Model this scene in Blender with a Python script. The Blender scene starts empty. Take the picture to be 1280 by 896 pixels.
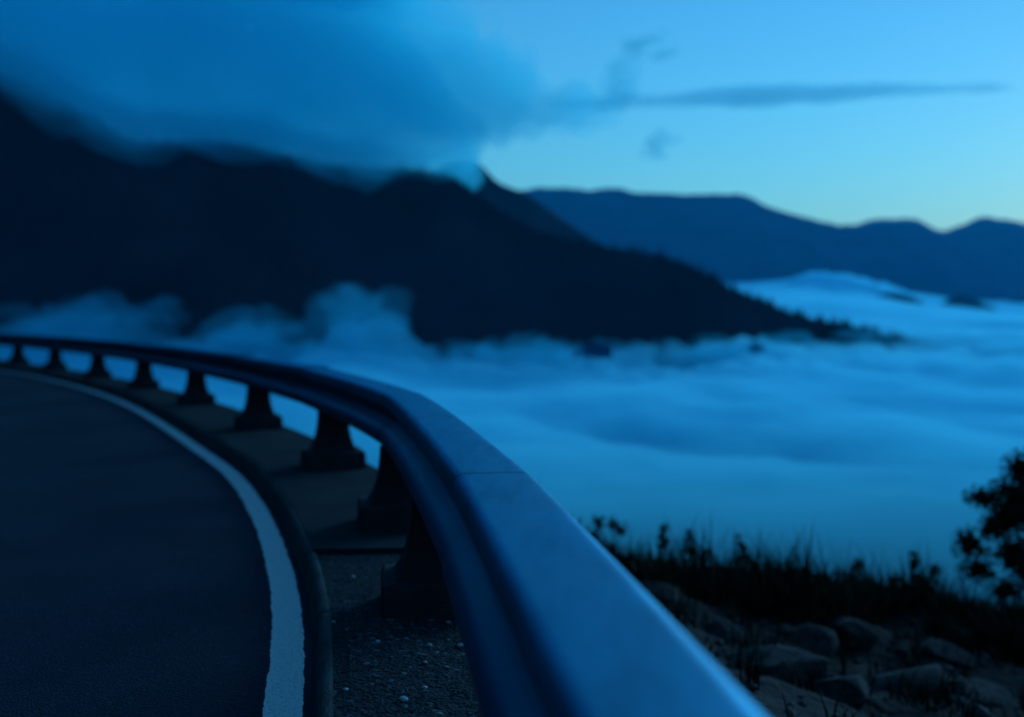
import bpy, bmesh, math, random
import numpy as np
from mathutils import Vector, Matrix

S = bpy.context.scene
C = S.collection
R = math.radians
random.seed(7)
RNG = np.random.RandomState(11)

# ------------------------------------------------------------------ camera, sky, light, exposure
CAM_Z = 1.0                                    # metres above the walkway slab
cam_d = bpy.data.cameras.new('camera')
cam = bpy.data.objects.new('camera', cam_d); C.objects.link(cam)
cam.location = (0, 0, CAM_Z)
cam.rotation_euler = (R(90), 0, 0)
cam_d.sensor_width = 36
cam_d.lens = 35
cam_d.shift_y = -53 / 1280
cam_d.clip_start = 0.05
cam_d.clip_end = 60000
cam_d.dof.use_dof = True
cam_d.dof.focus_distance = 2.75
cam_d.dof.aperture_fstop = 1.25
S.camera = cam

world = bpy.data.worlds.new('World'); S.world = world
world.use_nodes = True
wn, wl = world.node_tree.nodes, world.node_tree.links
wn.clear()
wo = wn.new('ShaderNodeOutputWorld')
bg = wn.new('ShaderNodeBackground')
sky = wn.new('ShaderNodeTexSky')
sky.sky_type = 'NISHITA'
sky.sun_disc = False
SUN_EL, SUN_ROT = R(4.0), R(38)
sky.sun_elevation = SUN_EL
sky.sun_rotation = SUN_ROT
sky.altitude = 1200
sky.air_density = 1.6
sky.dust_density = 0.3
sky.ozone_density = 6.0
tint = wn.new('ShaderNodeMix'); tint.data_type = 'RGBA'; tint.blend_type = 'MULTIPLY'
tint.inputs['Factor'].default_value = 1
tint.inputs['B'].default_value = (0.82, 1.11, 0.97, 1)      # the camera's tungsten white balance: a cold blue dusk
wl.new(sky.outputs['Color'], tint.inputs['A'])
wl.new(tint.outputs['Result'], bg.inputs['Color'])
bg.inputs['Strength'].default_value = 0.112
wl.new(bg.outputs['Background'], wo.inputs['Surface'])

sun_d = bpy.data.lights.new('afterglow_sun', 'SUN')
sun_d.energy = 0.65
sun_d.angle = R(30)
sun_d.color = (0.22, 0.62, 1.0)
sun = bpy.data.objects.new('afterglow_sun', sun_d); C.objects.link(sun)
sdir = Vector((math.sin(SUN_ROT) * math.cos(R(12)), math.cos(SUN_ROT) * math.cos(R(12)), math.sin(R(12))))
sun.rotation_euler = sdir.to_track_quat('Z', 'Y').to_euler()

S.view_settings.view_transform = 'Standard'
S.view_settings.look = 'None'
S.view_settings.gamma = 1
S.view_settings.exposure = 2.0
S.view_settings.use_curve_mapping = False
S.render.engine = 'CYCLES'
cy = S.cycles
cy.use_denoising = True
cy.max_bounces = 14
cy.diffuse_bounces = 3
cy.glossy_bounces = 3
cy.transmission_bounces = 2
cy.volume_bounces = 12
cy.transparent_max_bounces = 16
cy.use_adaptive_sampling = True
cy.adaptive_threshold = 0.01
cy.caustics_reflective = False
cy.caustics_refractive = False

# ------------------------------------------------------------------ helpers
F = 1244.4                                      # focal length in pixels of the 1280 px wide photograph
HOR = 395.0
def spot(px, py, d):
    """World point seen at photo pixel px, py when it stands d metres ahead."""
    return Vector(((px - 640) / F * d, d, CAM_Z - (py - HOR) / F * d))

def h2(ix, iy, seed):
    n = (ix.astype(np.int64) * 374761393 + iy.astype(np.int64) * 668265263 + seed * 974634777) & 0xFFFFFFFF
    n = ((n ^ (n >> 13)) * 1274126177) & 0xFFFFFFFF
    return ((n ^ (n >> 16)) & 0xFFFF) / 65535.0
def vnoise(x, y, seed=0):
    x = np.asarray(x, float); y = np.asarray(y, float)
    ix, iy = np.floor(x), np.floor(y)
    fx, fy = x - ix, y - iy
    fx = fx * fx * (3 - 2 * fx); fy = fy * fy * (3 - 2 * fy)
    a, b = h2(ix, iy, seed), h2(ix + 1, iy, seed)
    c, d = h2(ix, iy + 1, seed), h2(ix + 1, iy + 1, seed)
    return (a + (b - a) * fx) * (1 - fy) + (c + (d - c) * fx) * fy
def fbm(x, y, octv=4, seed=0, gain=0.5):
    v, a, t = 0, 1, 0
    for o in range(octv):
        v = v + a * vnoise(np.asarray(x) * 2 ** o + 17.3 * o, np.asarray(y) * 2 ** o - 9.1 * o, seed + o)
        t += a; a *= gain
    return v / t - 0.5
def sstep(a, b, x):
    t = np.clip((np.asarray(x, float) - a) / (b - a), 0, 1)
    return t * t * (3 - 2 * t)

def pchip(xs, ys):
    xs, ys = np.asarray(xs, float), np.asarray(ys, float)
    h = np.diff(xs); dl = np.diff(ys) / h
    m = np.zeros_like(xs); m[0], m[-1] = dl[0], dl[-1]
    for i in range(1, len(xs) - 1):
        if dl[i - 1] * dl[i] > 0:
            w1, w2 = 2 * h[i] + h[i - 1], h[i] + 2 * h[i - 1]
            m[i] = (w1 + w2) / (w1 / dl[i - 1] + w2 / dl[i])
    def f(x):
        x = np.asarray(x, float)
        i = np.clip(np.searchsorted(xs, x) - 1, 0, len(xs) - 2)
        t = (x - xs[i]) / h[i]
        return ((1 + 2 * t) * (1 - t) ** 2 * ys[i] + t * (1 - t) ** 2 * h[i] * m[i]
                + t * t * (3 - 2 * t) * ys[i + 1] + t * t * (t - 1) * h[i] * m[i + 1])
    return f

class Path:
    """A smooth plan curve given as x over y, sampled by arc length."""
    def __init__(self, pts, smooth=0):
        pts = sorted(pts, key=lambda p: p[1])
        f = pchip([p[1] for p in pts], [p[0] for p in pts])
        y = np.linspace(pts[0][1], pts[-1][1], 1600)
        x = f(y)
        if smooth:
            k = np.hanning(smooth + 2)[1:-1]; k /= k.sum()
            xp = np.concatenate([2 * x[0] - x[1:smooth + 1][::-1], x, 2 * x[-1] - x[-smooth - 1:-1][::-1]])
            x = np.convolve(xp, k, 'same')[smooth:-smooth]
        self.x, self.y = x, y
        self.s = np.concatenate([[0], np.cumsum(np.hypot(np.diff(x), np.diff(y)))])
        self.L = self.s[-1]
        gx, gy = np.gradient(x, self.s), np.gradient(y, self.s)
        n = np.hypot(gx, gy); self.tx, self.ty = gx / n, gy / n
    def s_at_y(self, y): return float(np.interp(y, self.y, self.s))
    def at(self, s, u=0.0):
        """point, tangent at arc length s, moved u metres to the left (towards the road)"""
        tx, ty = np.interp(s, self.s, self.tx), np.interp(s, self.s, self.ty)
        return (np.interp(s, self.s, self.x) - ty * u, np.interp(s, self.s, self.y) + tx * u, tx, ty)
    def side(self, X, Y):
        """signed distance, positive to the right (the valley side)"""
        k = slice(0, None, 8)
        px, py, tx, ty = self.x[k], self.y[k], self.tx[k], self.ty[k]
        sh = X.shape; X, Y = X.ravel(), Y.ravel()
        out = np.empty_like(X)
        for a in range(0, len(X), 4000):
            dx = X[a:a + 4000, None] - px; dy = Y[a:a + 4000, None] - py
            i = np.argmin(dx * dx + dy * dy, 1); r = np.arange(len(i))
            d = np.hypot(dx[r, i], dy[r, i])
            out[a:a + 4000] = d * np.sign(dx[r, i] * ty[i] - dy[r, i] * tx[i])
        return out.reshape(sh)

def mesh_obj(name, verts, faces, mat=None, parent=None, smooth=False, auto=None):
    me = bpy.data.meshes.new(name)
    me.from_pydata([tuple(v) for v in verts], [], [tuple(f) for f in faces])
    me.validate(); me.update()
    if mat: me.materials.append(mat)
    if smooth:
        me.polygons.foreach_set('use_smooth', [True] * len(me.polygons))
        if auto is not None:
            me.set_sharp_from_angle(angle=R(auto))
    o = bpy.data.objects.new(name, me); C.objects.link(o)
    if parent: o.parent = parent
    return o
def fix_normals(o):
    bm = bmesh.new(); bm.from_mesh(o.data)
    bmesh.ops.recalc_face_normals(bm, faces=bm.faces)
    bm.to_mesh(o.data); bm.free()
    return o
def empty(name, loc=(0, 0, 0), rz=0):
    o = bpy.data.objects.new(name, None); C.objects.link(o)
    o.location = loc; o.rotation_euler = (0, 0, rz); o.empty_display_size = 0.1
    return o
def tag(o, label=None, cat=None, group=None, kind=None):
    if label: o['label'] = label
    if cat: o['category'] = cat
    if group: o['group'] = group
    if kind: o['kind'] = kind
    return o
def structure(o): o['kind'] = 'structure'; return o
def copy_thing(o, parent=None):
    c = o.copy(); C.objects.link(c); c.parent = parent
    for ch in list(o.children):
        copy_thing(ch, c)
    return c

def grid_faces(nr, nc, wrap=False):
    f = []
    for i in range(nr - 1):
        for j in range(nc - (0 if wrap else 1)):
            k = (j + 1) % nc
            f.append((i * nc + j, i * nc + k, (i + 1) * nc + k, (i + 1) * nc + j))
    return f

# ------------------------------------------------------------------ materials
def mat(name, col, rough=0.8, spec=0.5, metal=0.0):
    m = bpy.data.materials.new(name); m.use_nodes = True
    b = m.node_tree.nodes['Principled BSDF']
    b.inputs['Base Color'].default_value = (*col, 1)
    b.inputs['Roughness'].default_value = rough
    b.inputs['Specular IOR Level'].default_value = spec
    b.inputs['Metallic'].default_value = metal
    return m
def noise_mat(name, c1, c2, scale, rough=0.85, spec=0.3, bump=0.0, bscale=None, detail=6, lo=0.35, hi=0.65, metal=0.0, bdist=0.01, rvar=0.0):
    m = mat(name, c1, rough, spec, metal)
    n, l = m.node_tree.nodes, m.node_tree.links
    b = n['Principled BSDF']
    tc = n.new('ShaderNodeTexCoord')
    t = n.new('ShaderNodeTexNoise'); t.inputs['Scale'].default_value = scale; t.inputs['Detail'].default_value = detail
    l.new(tc.outputs['Object'], t.inputs['Vector'])
    r = n.new('ShaderNodeValToRGB')
    r.color_ramp.elements[0].position = lo; r.color_ramp.elements[1].position = hi
    r.color_ramp.elements[0].color = (*c1, 1); r.color_ramp.elements[1].color = (*c2, 1)
    l.new(t.outputs['Fac'], r.inputs['Fac']); l.new(r.outputs['Color'], b.inputs['Base Color'])
    if rvar:
        mr = n.new('ShaderNodeMapRange'); mr.inputs['To Min'].default_value = rough - rvar; mr.inputs['To Max'].default_value = rough + rvar
        mr.inputs['From Min'].default_value = 0.3; mr.inputs['From Max'].default_value = 0.7
        l.new(t.outputs['Fac'], mr.inputs['Value']); l.new(mr.outputs['Result'], b.inputs['Roughness'])
    if bump:
        t2 = n.new('ShaderNodeTexNoise'); t2.inputs['Scale'].default_value = bscale or scale * 4; t2.inputs['Detail'].default_value = 5
        l.new(tc.outputs['Object'], t2.inputs['Vector'])
        bp = n.new('ShaderNodeBump'); bp.inputs['Strength'].default_value = bump; bp.inputs['Distance'].default_value = bdist
        l.new(t2.outputs['Fac'], bp.inputs['Height']); l.new(bp.outputs['Normal'], b.inputs['Normal'])
    return m
def aggregate_mat(name, dark, mid, light, scale=70, spec=0.15):
    """rough asphalt-like surface with single pale stones showing"""
    m = mat(name, dark, 0.9, spec)
    n, l = m.node_tree.nodes, m.node_tree.links
    b = n['Principled BSDF']
    tc = n.new('ShaderNodeTexCoord')
    v = n.new('ShaderNodeTexVoronoi'); v.inputs['Scale'].default_value = scale
    l.new(tc.outputs['Object'], v.inputs['Vector'])
    sep = n.new('ShaderNodeSeparateColor'); l.new(v.outputs['Color'], sep.inputs['Color'])
    r = n.new('ShaderNodeValToRGB')
    e = r.color_ramp.elements
    e[0].position = 0.0; e[0].color = (*dark, 1); e[1].position = 1.0; e[1].color = (*light, 1)
    x = e.new(0.6); x.color = (*mid, 1); y = e.new(0.93); y.color = (*mid, 1)
    l.new(sep.outputs['Red'], r.inputs['Fac'])
    ns = n.new('ShaderNodeTexNoise'); ns.inputs['Scale'].default_value = 1.6; ns.inputs['Detail'].default_value = 4
    l.new(tc.outputs['Object'], ns.inputs['Vector'])
    mx = n.new('ShaderNodeMix'); mx.data_type = 'RGBA'; mx.blend_type = 'MULTIPLY'; mx.inputs['Factor'].default_value = 0.7
    l.new(r.outputs['Color'], mx.inputs['A']); l.new(ns.outputs['Color'], mx.inputs['B'])
    r2 = n.new('ShaderNodeValToRGB'); r2.color_ramp.elements[0].position = .3; r2.color_ramp.elements[1].position = .65
    r2.color_ramp.elements[0].color = (.45, .45, .45, 1)
    l.new(ns.outputs['Fac'], r2.inputs['Fac']); l.new(r2.outputs['Color'], mx.inputs['B'])
    l.new(mx.outputs['Result'], b.inputs['Base Color'])
    n2 = n.new('ShaderNodeTexNoise'); n2.inputs['Scale'].default_value = scale * 1.5; n2.inputs['Detail'].default_value = 4
    l.new(tc.outputs['Object'], n2.inputs['Vector'])
    ad = n.new('ShaderNodeMath'); ad.operation = 'SUBTRACT'
    l.new(n2.outputs['Fac'], ad.inputs[0]); l.new(v.outputs['Distance'], ad.inputs[1])
    bp = n.new('ShaderNodeBump'); bp.inputs['Strength'].default_value = 0.9; bp.inputs['Distance'].default_value = 0.008
    l.new(ad.outputs['Value'], bp.inputs['Height']); l.new(bp.outputs['Normal'], b.inputs['Normal'])
    return m
def volume_mat(name, col, density, aniso=0.0):
    m = bpy.data.materials.new(name); m.use_nodes = True
    n, l = m.node_tree.nodes, m.node_tree.links
    n.clear()
    o = n.new('ShaderNodeOutputMaterial'); v = n.new('ShaderNodeVolumePrincipled')
    v.inputs['Color'].default_value = (*col, 1)
    v.inputs['Density'].default_value = density
    v.inputs['Anisotropy'].default_value = aniso
    l.new(v.outputs['Volume'], o.inputs['Volume'])
    return m

M = {}
M['asphalt'] = aggregate_mat('asphalt', (.008, .017, .030), (.013, .029, .052), (.035, .06, .085), 110, .28)
M['paint'] = noise_mat('road_paint', (.30, .25, .22), (.98, .82, .73), 150, 0.75, 0.3, 0.6, 160, bdist=.004, lo=.30, hi=.46)
M['kerb'] = noise_mat('kerb_concrete', (.016, .032, .034), (.042, .064, .068), 6, 0.95, 0.15, 0.5, 90)
M['slab'] = noise_mat('slab_concrete', (.007, .014, .018), (.016, .030, .037), 3.5, 0.95, 0.10, 0.5, 120, bdist=.006)
M['rough'] = aggregate_mat('exposed_aggregate', (.004, .008, .011), (.015, .029, .038), (.13, .20, .23), 75)
M['post'] = noise_mat('post_concrete', (.010, .012, .018), (.022, .026, .034), 5, 0.85, 0.25, 0.35, 70)
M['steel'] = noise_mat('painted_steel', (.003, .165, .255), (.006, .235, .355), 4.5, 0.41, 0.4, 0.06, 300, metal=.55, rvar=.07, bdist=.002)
M['steel'].node_tree.nodes['Principled BSDF'].inputs['Specular Tint'].default_value = (.25, .75, 1, 1)      # blue put into the sheen so reflections carry less red
def weather(m, dark, amount, scale):
    """dull dust blotches and fine rubbed streaks on the paint"""
    n, l = m.node_tree.nodes, m.node_tree.links
    b = n['Principled BSDF']
    tc = n.new('ShaderNodeTexCoord')
    src = b.inputs['Base Color'].links[0].from_socket
    rsrc = b.inputs['Roughness'].links[0].from_socket
    t = n.new('ShaderNodeTexNoise'); t.inputs['Scale'].default_value = scale; t.inputs['Detail'].default_value = 9; t.inputs['Roughness'].default_value = .72
    mp = n.new('ShaderNodeMapping'); mp.inputs['Scale'].default_value = (1, .22, 1)
    l.new(tc.outputs['Object'], mp.inputs['Vector']); l.new(mp.outputs['Vector'], t.inputs['Vector'])
    r = n.new('ShaderNodeValToRGB'); r.color_ramp.elements[0].position = .46; r.color_ramp.elements[1].position = .66
    l.new(t.outputs['Fac'], r.inputs['Fac'])
    k = n.new('ShaderNodeMath'); k.operation = 'MULTIPLY'; k.inputs[1].default_value = amount
    l.new(r.outputs['Color'], k.inputs[0])
    mx = n.new('ShaderNodeMix'); mx.data_type = 'RGBA'
    l.new(k.outputs['Value'], mx.inputs['Factor']); l.new(src, mx.inputs['A']); mx.inputs['B'].default_value = (*dark, 1)
    l.new(mx.outputs['Result'], b.inputs['Base Color'])
    ad = n.new('ShaderNodeMath'); ad.operation = 'MULTIPLY_ADD'; ad.inputs[1].default_value = .3
    l.new(k.outputs['Value'], ad.inputs[0]); l.new(rsrc, ad.inputs[2]); l.new(ad.outputs['Value'], b.inputs['Roughness'])
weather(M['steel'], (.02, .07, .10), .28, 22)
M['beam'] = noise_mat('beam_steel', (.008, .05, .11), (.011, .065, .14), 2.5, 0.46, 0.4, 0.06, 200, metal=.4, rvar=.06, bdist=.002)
M['earth'] = noise_mat('rocky_earth', (.007, .004, .004), (.034, .019, .017), 1.3, 0.95, 0.1, 0.9, 14, bdist=.05)
M['rock'] = noise_mat('grey_rock', (.018, .011, .010), (.072, .050, .047), 3.0, 0.9, 0.2, 0.9, 18, bdist=.03)
M['pebble'] = noise_mat('pale_pebble', (.25, .27, .29), (.4, .42, .44), 40, 0.8, 0.3, 0.3, 120)
M['grit'] = noise_mat('dark_grit', (.05, .055, .06), (.14, .15, .16), 25, 0.85, 0.3)
M['grass'] = noise_mat('dry_grass', (.012, .011, .005), (.03, .026, .012), 3, 0.9, 0.1)
M['leaf'] = noise_mat('dark_foliage', (.008, .012, .005), (.022, .028, .012), 4, 0.8, 0.2)
M['bark'] = noise_mat('bark', (.03, .024, .018), (.07, .055, .04), 12, 0.95, 0.1, 0.8, 40, bdist=.02)
M['forest'] = noise_mat('mountain_forest', (.001, .001, .002), (.017, .014, .021), 0.007, 0.95, 0.0, detail=8)
M['valley'] = noise_mat('valley_ground', (.012, .018, .030), (.025, .033, .050), 0.01, 0.95, 0.0)
M['hazed_far_slopes'] = noise_mat('hazed_far_slopes', (.012, .065, .11), (.02, .09, .15), .004, 0.95, 0.0, detail=8)  # blue of distant haze is put into the slope colour
M['fog'] = volume_mat('fog_volume', (.22, .885, 1.0), 0.023, 0.30)
M['mist'] = volume_mat('mist_volume', (.14, .90, .985), 0.0085, 0.55)
M['veil'] = volume_mat('veil_volume', (.2, .93, 1.0), 0.0055, 0.4)
M['crest'] = volume_mat('crest_volume', (.10, .88, 1.0), 0.0033, 0.3)
M['core'] = volume_mat('core_volume', (.10, .88, 1.0), 0.0085, 0.3)
M['thin'] = volume_mat('thin_volume', (.06, .80, 1.0), 0.0032, 0.10)
M['cloud'] = volume_mat('cloud_volume', (.3, .9, 1.0), 0.0032, 0.3)
M['streak'] = volume_mat('streak_volume', (.3, .9, 1.0), 0.0024, 0.3)
M['wisp'] = volume_mat('wisp_volume', (.08, .80, 1.0), 0.0062, 0.10)
M['haze'] = volume_mat('haze_volume', (.02, .60, 1.0), 3.2e-5, 0.2)

# ------------------------------------------------------------------ the road's plan
RAIL = Path([(1.1, -6), (.363, 0), (.235, .97), (.071, 2.21), (.039, 2.42), (-.042, 2.92), (-.256, 4.11), (-.535, 5.25),
             (-1.35, 7.27), (-2.55, 9.7), (-4.78, 13.5), (-7.7, 17.7), (-11.6, 22.5), (-19.8, 31), (-29.5, 40)], 90)
KERB = Path([(.45, -6), (-.10, 0), (-.485, 2.48), (-.652, 3.38), (-.89, 4.30), (-1.83, 6.95), (-2.36, 8.03), (-5.3, 13.5),
             (-8.85, 18.6), (-12.2, 22.5), (-20.5, 31), (-30.4, 40)], 70)
Z_ROAD = -0.12

def strip(path, s0, s1, n, prof, name, material, zfun=None):
    """sheet or ridge swept along a path: prof = list of (u to the left, z)"""
    vs = []
    for s in np.linspace(s0, s1, n):
        for u, z in prof:
            x, y, _, _ = path.at(s, u)
            vs.append((x, y, z + (zfun(x, y) if zfun else 0)))
    fs = [tuple(reversed(f)) for f in grid_faces(n, len(prof))]
    o = mesh_obj(name, vs, fs, material)
    return fix_normals(o)

# road surface: a sheet from the kerb to the hill side
o = structure(strip(KERB, 0.2, KERB.L - 0.2, 260, [(u, Z_ROAD) for u in (-0.02, .3, .8, 1.6, 2.6, 3.8, 5.2, 6.6, 7.6)], 'road', M['asphalt']))

# white edge line with a ragged rim
vs, n = [], 6000
ss = np.linspace(1.0, KERB.L - 0.5, n)
rag1 = fbm(ss * 9, ss * 0, 4, 5) * .008 + fbm(ss * 34, ss * 0, 6, 6, .8) * .014
rag2 = fbm(ss * 7, ss * 0 + 5, 4, 15) * .010 + fbm(ss * 31, ss * 0 + 5, 6, 16, .8) * .017
for i, s in enumerate(ss):
    for u in (.05 + rag1[i], .10, .158 + rag2[i]):
        x, y, _, _ = KERB.at(s, u); vs.append((x, y, Z_ROAD + .004))
structure(fix_normals(mesh_obj('road_edge_line', vs, grid_faces(n, 3), M['paint'])))

# kerb: face towards the road and a rounded arris, then the walkway behind it
def jag(x, y): return 0
kerb_prof = [(.022, Z_ROAD - .06), (.018, Z_ROAD), (.008, -.03), (.003, -.012), (-.006, -.004), (-.014, -.0015), (-.024, -.001), (-.034, -.004), (-.034, -.1)]
kv, kf = [], []
s_ = KERB.s_at_y(3.40) - 9 * 1.0
while s_ < KERB.L - 1.3:
    s1 = KERB.s_at_y(4.27) if abs(s_ - KERB.s_at_y(3.40)) < .02 else s_ + 1.0
    if s_ > .2:
        dz, du, b0 = RNG.uniform(-.004, 0), RNG.uniform(-.003, .003), len(kv)
        sec = np.linspace(s_ + .003, s1 - .003, 26)
        for q in sec:
            e = min(q - sec[0], sec[-1] - q); drop = -.006 * math.exp(-e / .012)
            for u, z in kerb_prof:
                x, y, _, _ = KERB.at(q, u + du)
                chip = float(fbm(np.array([x * 16]), np.array([y * 16 + u * 60]), 3, 77)[0]) * .009
                kv.append((x - chip * .4, y, z + (dz + drop + chip * .5 if z > Z_ROAD else 0)))
        m = len(kerb_prof)
        kf += [tuple(i + b0 for i in f) for f in grid_faces(len(sec), m)]
        kf += [tuple(b0 + j for j in range(m)), tuple(b0 + (len(sec) - 1) * m + j for j in reversed(range(m)))]
    s_ = s1
structure(fix_normals(mesh_obj('kerb', kv, kf, M['kerb'])))

# walkway: between kerb and outer edge; the near part is lower and has its aggregate exposed
Y_A, Y_B = 4.27, 3.40
def walkway(name, y0, y1, z, material, n, nc, amp, seed, z_out=-0.3):
    vs = []
    yy = np.linspace(y0, y1, n)
    for y in yy:
        sk, sr = KERB.s_at_y(y), RAIL.s_at_y(y + .02)
        a = np.array(KERB.at(sk, -.028)[:2]); b = np.array(RAIL.at(sr, -.13)[:2])
        vs.append((a[0], a[1], z + z_out))
        for j in range(nc):
            t = j / (nc - 1); p = a + (b - a) * t
            vs.append((p[0], p[1], z))
        d = (b - a) / np.linalg.norm(b - a)
        vs.append((b[0] + d[0] * .02, b[1] + d[1] * .02, z - .05)); vs.append((b[0] + d[0] * .04, b[1] + d[1] * .04, z + z_out))
    vs = np.array(vs); nc2 = nc + 3
    if amp:
        k = fbm(vs[:, 0] * 14, vs[:, 1] * 14, 4, seed) * amp + fbm(vs[:, 0] * 60, vs[:, 1] * 60, 2, seed + 7) * amp * .5
        q = np.arange(len(vs)) % nc2; top = (q > 0) & (q <= nc)
        vs[:, 2] += np.where(top, k, 0)
    fs = grid_faces(n, nc2)
    # end faces
    a0 = len(vs); base = []
    ext = []
    for r in (0, n - 1):
        row = [r * nc2 + 1 + j for j in range(nc)]
        low = [len(vs) + len(ext) + j for j in range(nc)]
        ext += [(vs[i][0], vs[i][1], z - .12) for i in row]
        for j in range(nc - 1): fs.append((row[j], row[j + 1], low[j + 1], low[j]))
    vs = list(map(tuple, vs)) + ext
    return structure(fix_normals(mesh_obj(name, vs, fs, material)))
walkway('walkway_slab', Y_A, 39.0, .0, M['slab'], 300, 6, 0.0, 1)
walkway('walkway_slab', Y_B, Y_A - .006, -.020, M['rough'], 60, 30, .008, 2)
walkway('walkway', -5.5, Y_B - .004, -.012, M['rough'], 420, 40, .012, 3)

# ------------------------------------------------------------------ hillside under and beside the road
def axis(parts):
    out = []
    for a, b, st in parts: out += list(np.arange(a, b, st))
    return np.array(out + [parts[-1][1]])
xs = axis([(-75, -12, 2.5), (-12, -1.5, .6), (-1.5, 7.5, .09), (7.5, 16, .5), (16, 60, 3)])
ys = axis([(-60, -6, 3), (-6, 2.0, .5), (2.0, 12, .09), (12, 20, .4), (20, 46, 1.2), (46, 90, 4)])
GX, GY = np.meshgrid(xs, ys)
T = RAIL.side(GX, GY) - .13
TK = KERB.side(GX, GY)
def hill_z(X, Y, T, TK):
    near = 1 - sstep(7.0, 9.5, Y)
    rocky = fbm(X * 1.1, Y * 1.1, 5, 40) * .55 + fbm(X * 4.5, Y * 4.5, 4, 50) * .16
    ledge = np.abs(fbm(X * .7 + Y * .5, Y * .9 - X * .3, 4, 60)) * .5
    w = sstep(0, 1.2, T)
    shoulder = -.16 - .36 * np.clip(T, 0, 1.9) - .142 * np.clip(T - 1.9, 0, None) + (rocky + ledge - .12) * w * .6
    y0 = 6.3 + sstep(-1.1, .7, X) * 2.3 + fbm(X * .8, X * 0, 3, 70) * .5
    over = np.clip(Y - y0, 0, None)
    cliff = -.62 * over * sstep(0, 1.0, over) - .55 * np.clip(T - 6.5, 0, None)
    far = -.75 * np.clip(T, 0, None) * (1 - near)
    out = shoulder + cliff + far * .5
    bank_t = np.clip(-TK - 7.4, 0, None)
    inner = -.2 + 1.05 * bank_t + fbm(X * .35, Y * .35, 4, 80) * np.clip(bank_t, 0, 4) * .5
    z = np.where(T > 0, out, np.where(TK < 0, inner, -.34))
    return z
GZ = hill_z(GX, GY, T, TK)
hill = mesh_obj('hillside', np.stack([GX.ravel(), GY.ravel(), GZ.ravel()], 1), grid_faces(len(ys), len(xs)), M['earth'], smooth=True)
structure(hill)
def ground_at(x, y):
    X, Y = np.array([x], float), np.array([y], float)
    return float(hill_z(X, Y, RAIL.side(X, Y) - .13, KERB.side(X, Y))[0])

# valley floor far below the fog, one sheet to the horizon
vx = axis([(-16000, -3000, 1000), (-3000, -900, 150), (-900, 900, 20), (900, 3000, 150), (3000, 16000, 1000)])
vy = axis([(-3000, 0, 500), (0, 1300, 20), (1300, 3000, 150), (3000, 16000, 1000)])
VX, VY = np.meshgrid(vx, vy)
VR = np.hypot(VX, VY)
VZ = np.interp(VR, [0, 60, 250, 400, 550, 650, 750, 900, 1100, 1300], [-30, -42, -93, -91, -95, -107, -122, -168, -260, -330])
VZ = VZ + fbm(VX / 160, VY / 130, 4, 90) * 11 * sstep(150, 400, VR) + fbm(VX / 500, VY / 500, 3, 91) * 50 * sstep(700, 1300, VR)
structure(mesh_obj('valley_ground', np.stack([VX.ravel(), VY.ravel(), VZ.ravel()], 1), grid_faces(len(vy), len(vx)), M['valley'], smooth=True))

# ------------------------------------------------------------------ mountains
def mountain(name, sky_px, depths, front, back, seed, rough_amp, nc=260, nr=40, zfoot=-380, material=None):
    """ridge with a real front and back slope; sky_px = skyline seen from the road, depths = metres to the ridge"""
    f = pchip([p[0] for p in sky_px], [p[1] for p in sky_px])
    g = pchip([p[0] for p in depths], [p[1] for p in depths])
    px = np.linspace(sky_px[0][0], sky_px[-1][0], nc)
    jag_px = fbm(px / 26 + seed, px * 0, 5, seed, .62) * (7 if nc > 100 and rough_amp > 100 else 3)
    vs = []
    rows = np.concatenate([np.linspace(-1, 0, nr), np.linspace(0, 1, nr // 2)[1:]])
    for v in rows:
        d0 = g(px); X0 = (px - 640) / F * d0; Z0 = CAM_Z - (f(px) + jag_px - HOR) / F * d0
        run = front if v < 0 else back
        # slope moves straight towards / away from the viewer's side of the valley
        X = X0; Y = d0 + v * run
        a = abs(v)
        Z = Z0 + (zfoot - Z0) * (a ** 0.92)
        nz = fbm(X / 220 + seed, Y / 220, 6, seed) * rough_amp + (0.5 - np.abs(fbm(X / 330, Y / 500 + seed, 3, seed + 3)) * 2) * rough_amp * .8 - rough_amp * .4
        Z = Z + nz * min(1, a * 5)
        vs.append(np.stack([X, Y, Z], 1))
    vs = np.concatenate(vs)
    o = mesh_obj(name, vs, [tuple(reversed(q)) for q in grid_faces(len(rows), nc)], material or M['forest'], smooth=True)
    return structure(fix_normals(o)), vs.reshape(len(rows), nc, 3)

near_m, near_v = mountain('mountain_near',
    [(-700, 10), (-300, 20), (0, 92), (100, 140), (180, 178), (270, 176), (410, 205), (550, 216), (600, 246), (640, 273), (700, 298), (760, 309), (830, 320), (870, 336), (910, 358), (950, 375),
     (990, 391), (1020, 399), (1060, 407), (1110, 420), (1180, 440), (1260, 475)],
    [(-700, 1350), (0, 1500), (400, 1560), (640, 1500), (830, 1480), (1110, 1450), (1260, 1400)], 620, 700, 3, 60)
mid_m, _ = mountain('mountain_mid',
    [(380, 300), (480, 260), (560, 205), (590, 202), (625, 229), (660, 244), (700, 272), (760, 311), (820, 345), (900, 380), (980, 420)],
    [(380, 2600), (980, 2900)], 900, 900, 5, 60)
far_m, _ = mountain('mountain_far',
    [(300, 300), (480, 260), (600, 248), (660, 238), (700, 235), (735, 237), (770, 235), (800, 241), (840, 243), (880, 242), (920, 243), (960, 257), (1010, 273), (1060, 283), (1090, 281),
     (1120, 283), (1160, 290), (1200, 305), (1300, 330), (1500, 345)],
    [(300, 7600), (1500, 7000)], 2600, 2500, 21, 120, zfoot=-300, material=M['hazed_far_slopes'])
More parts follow.
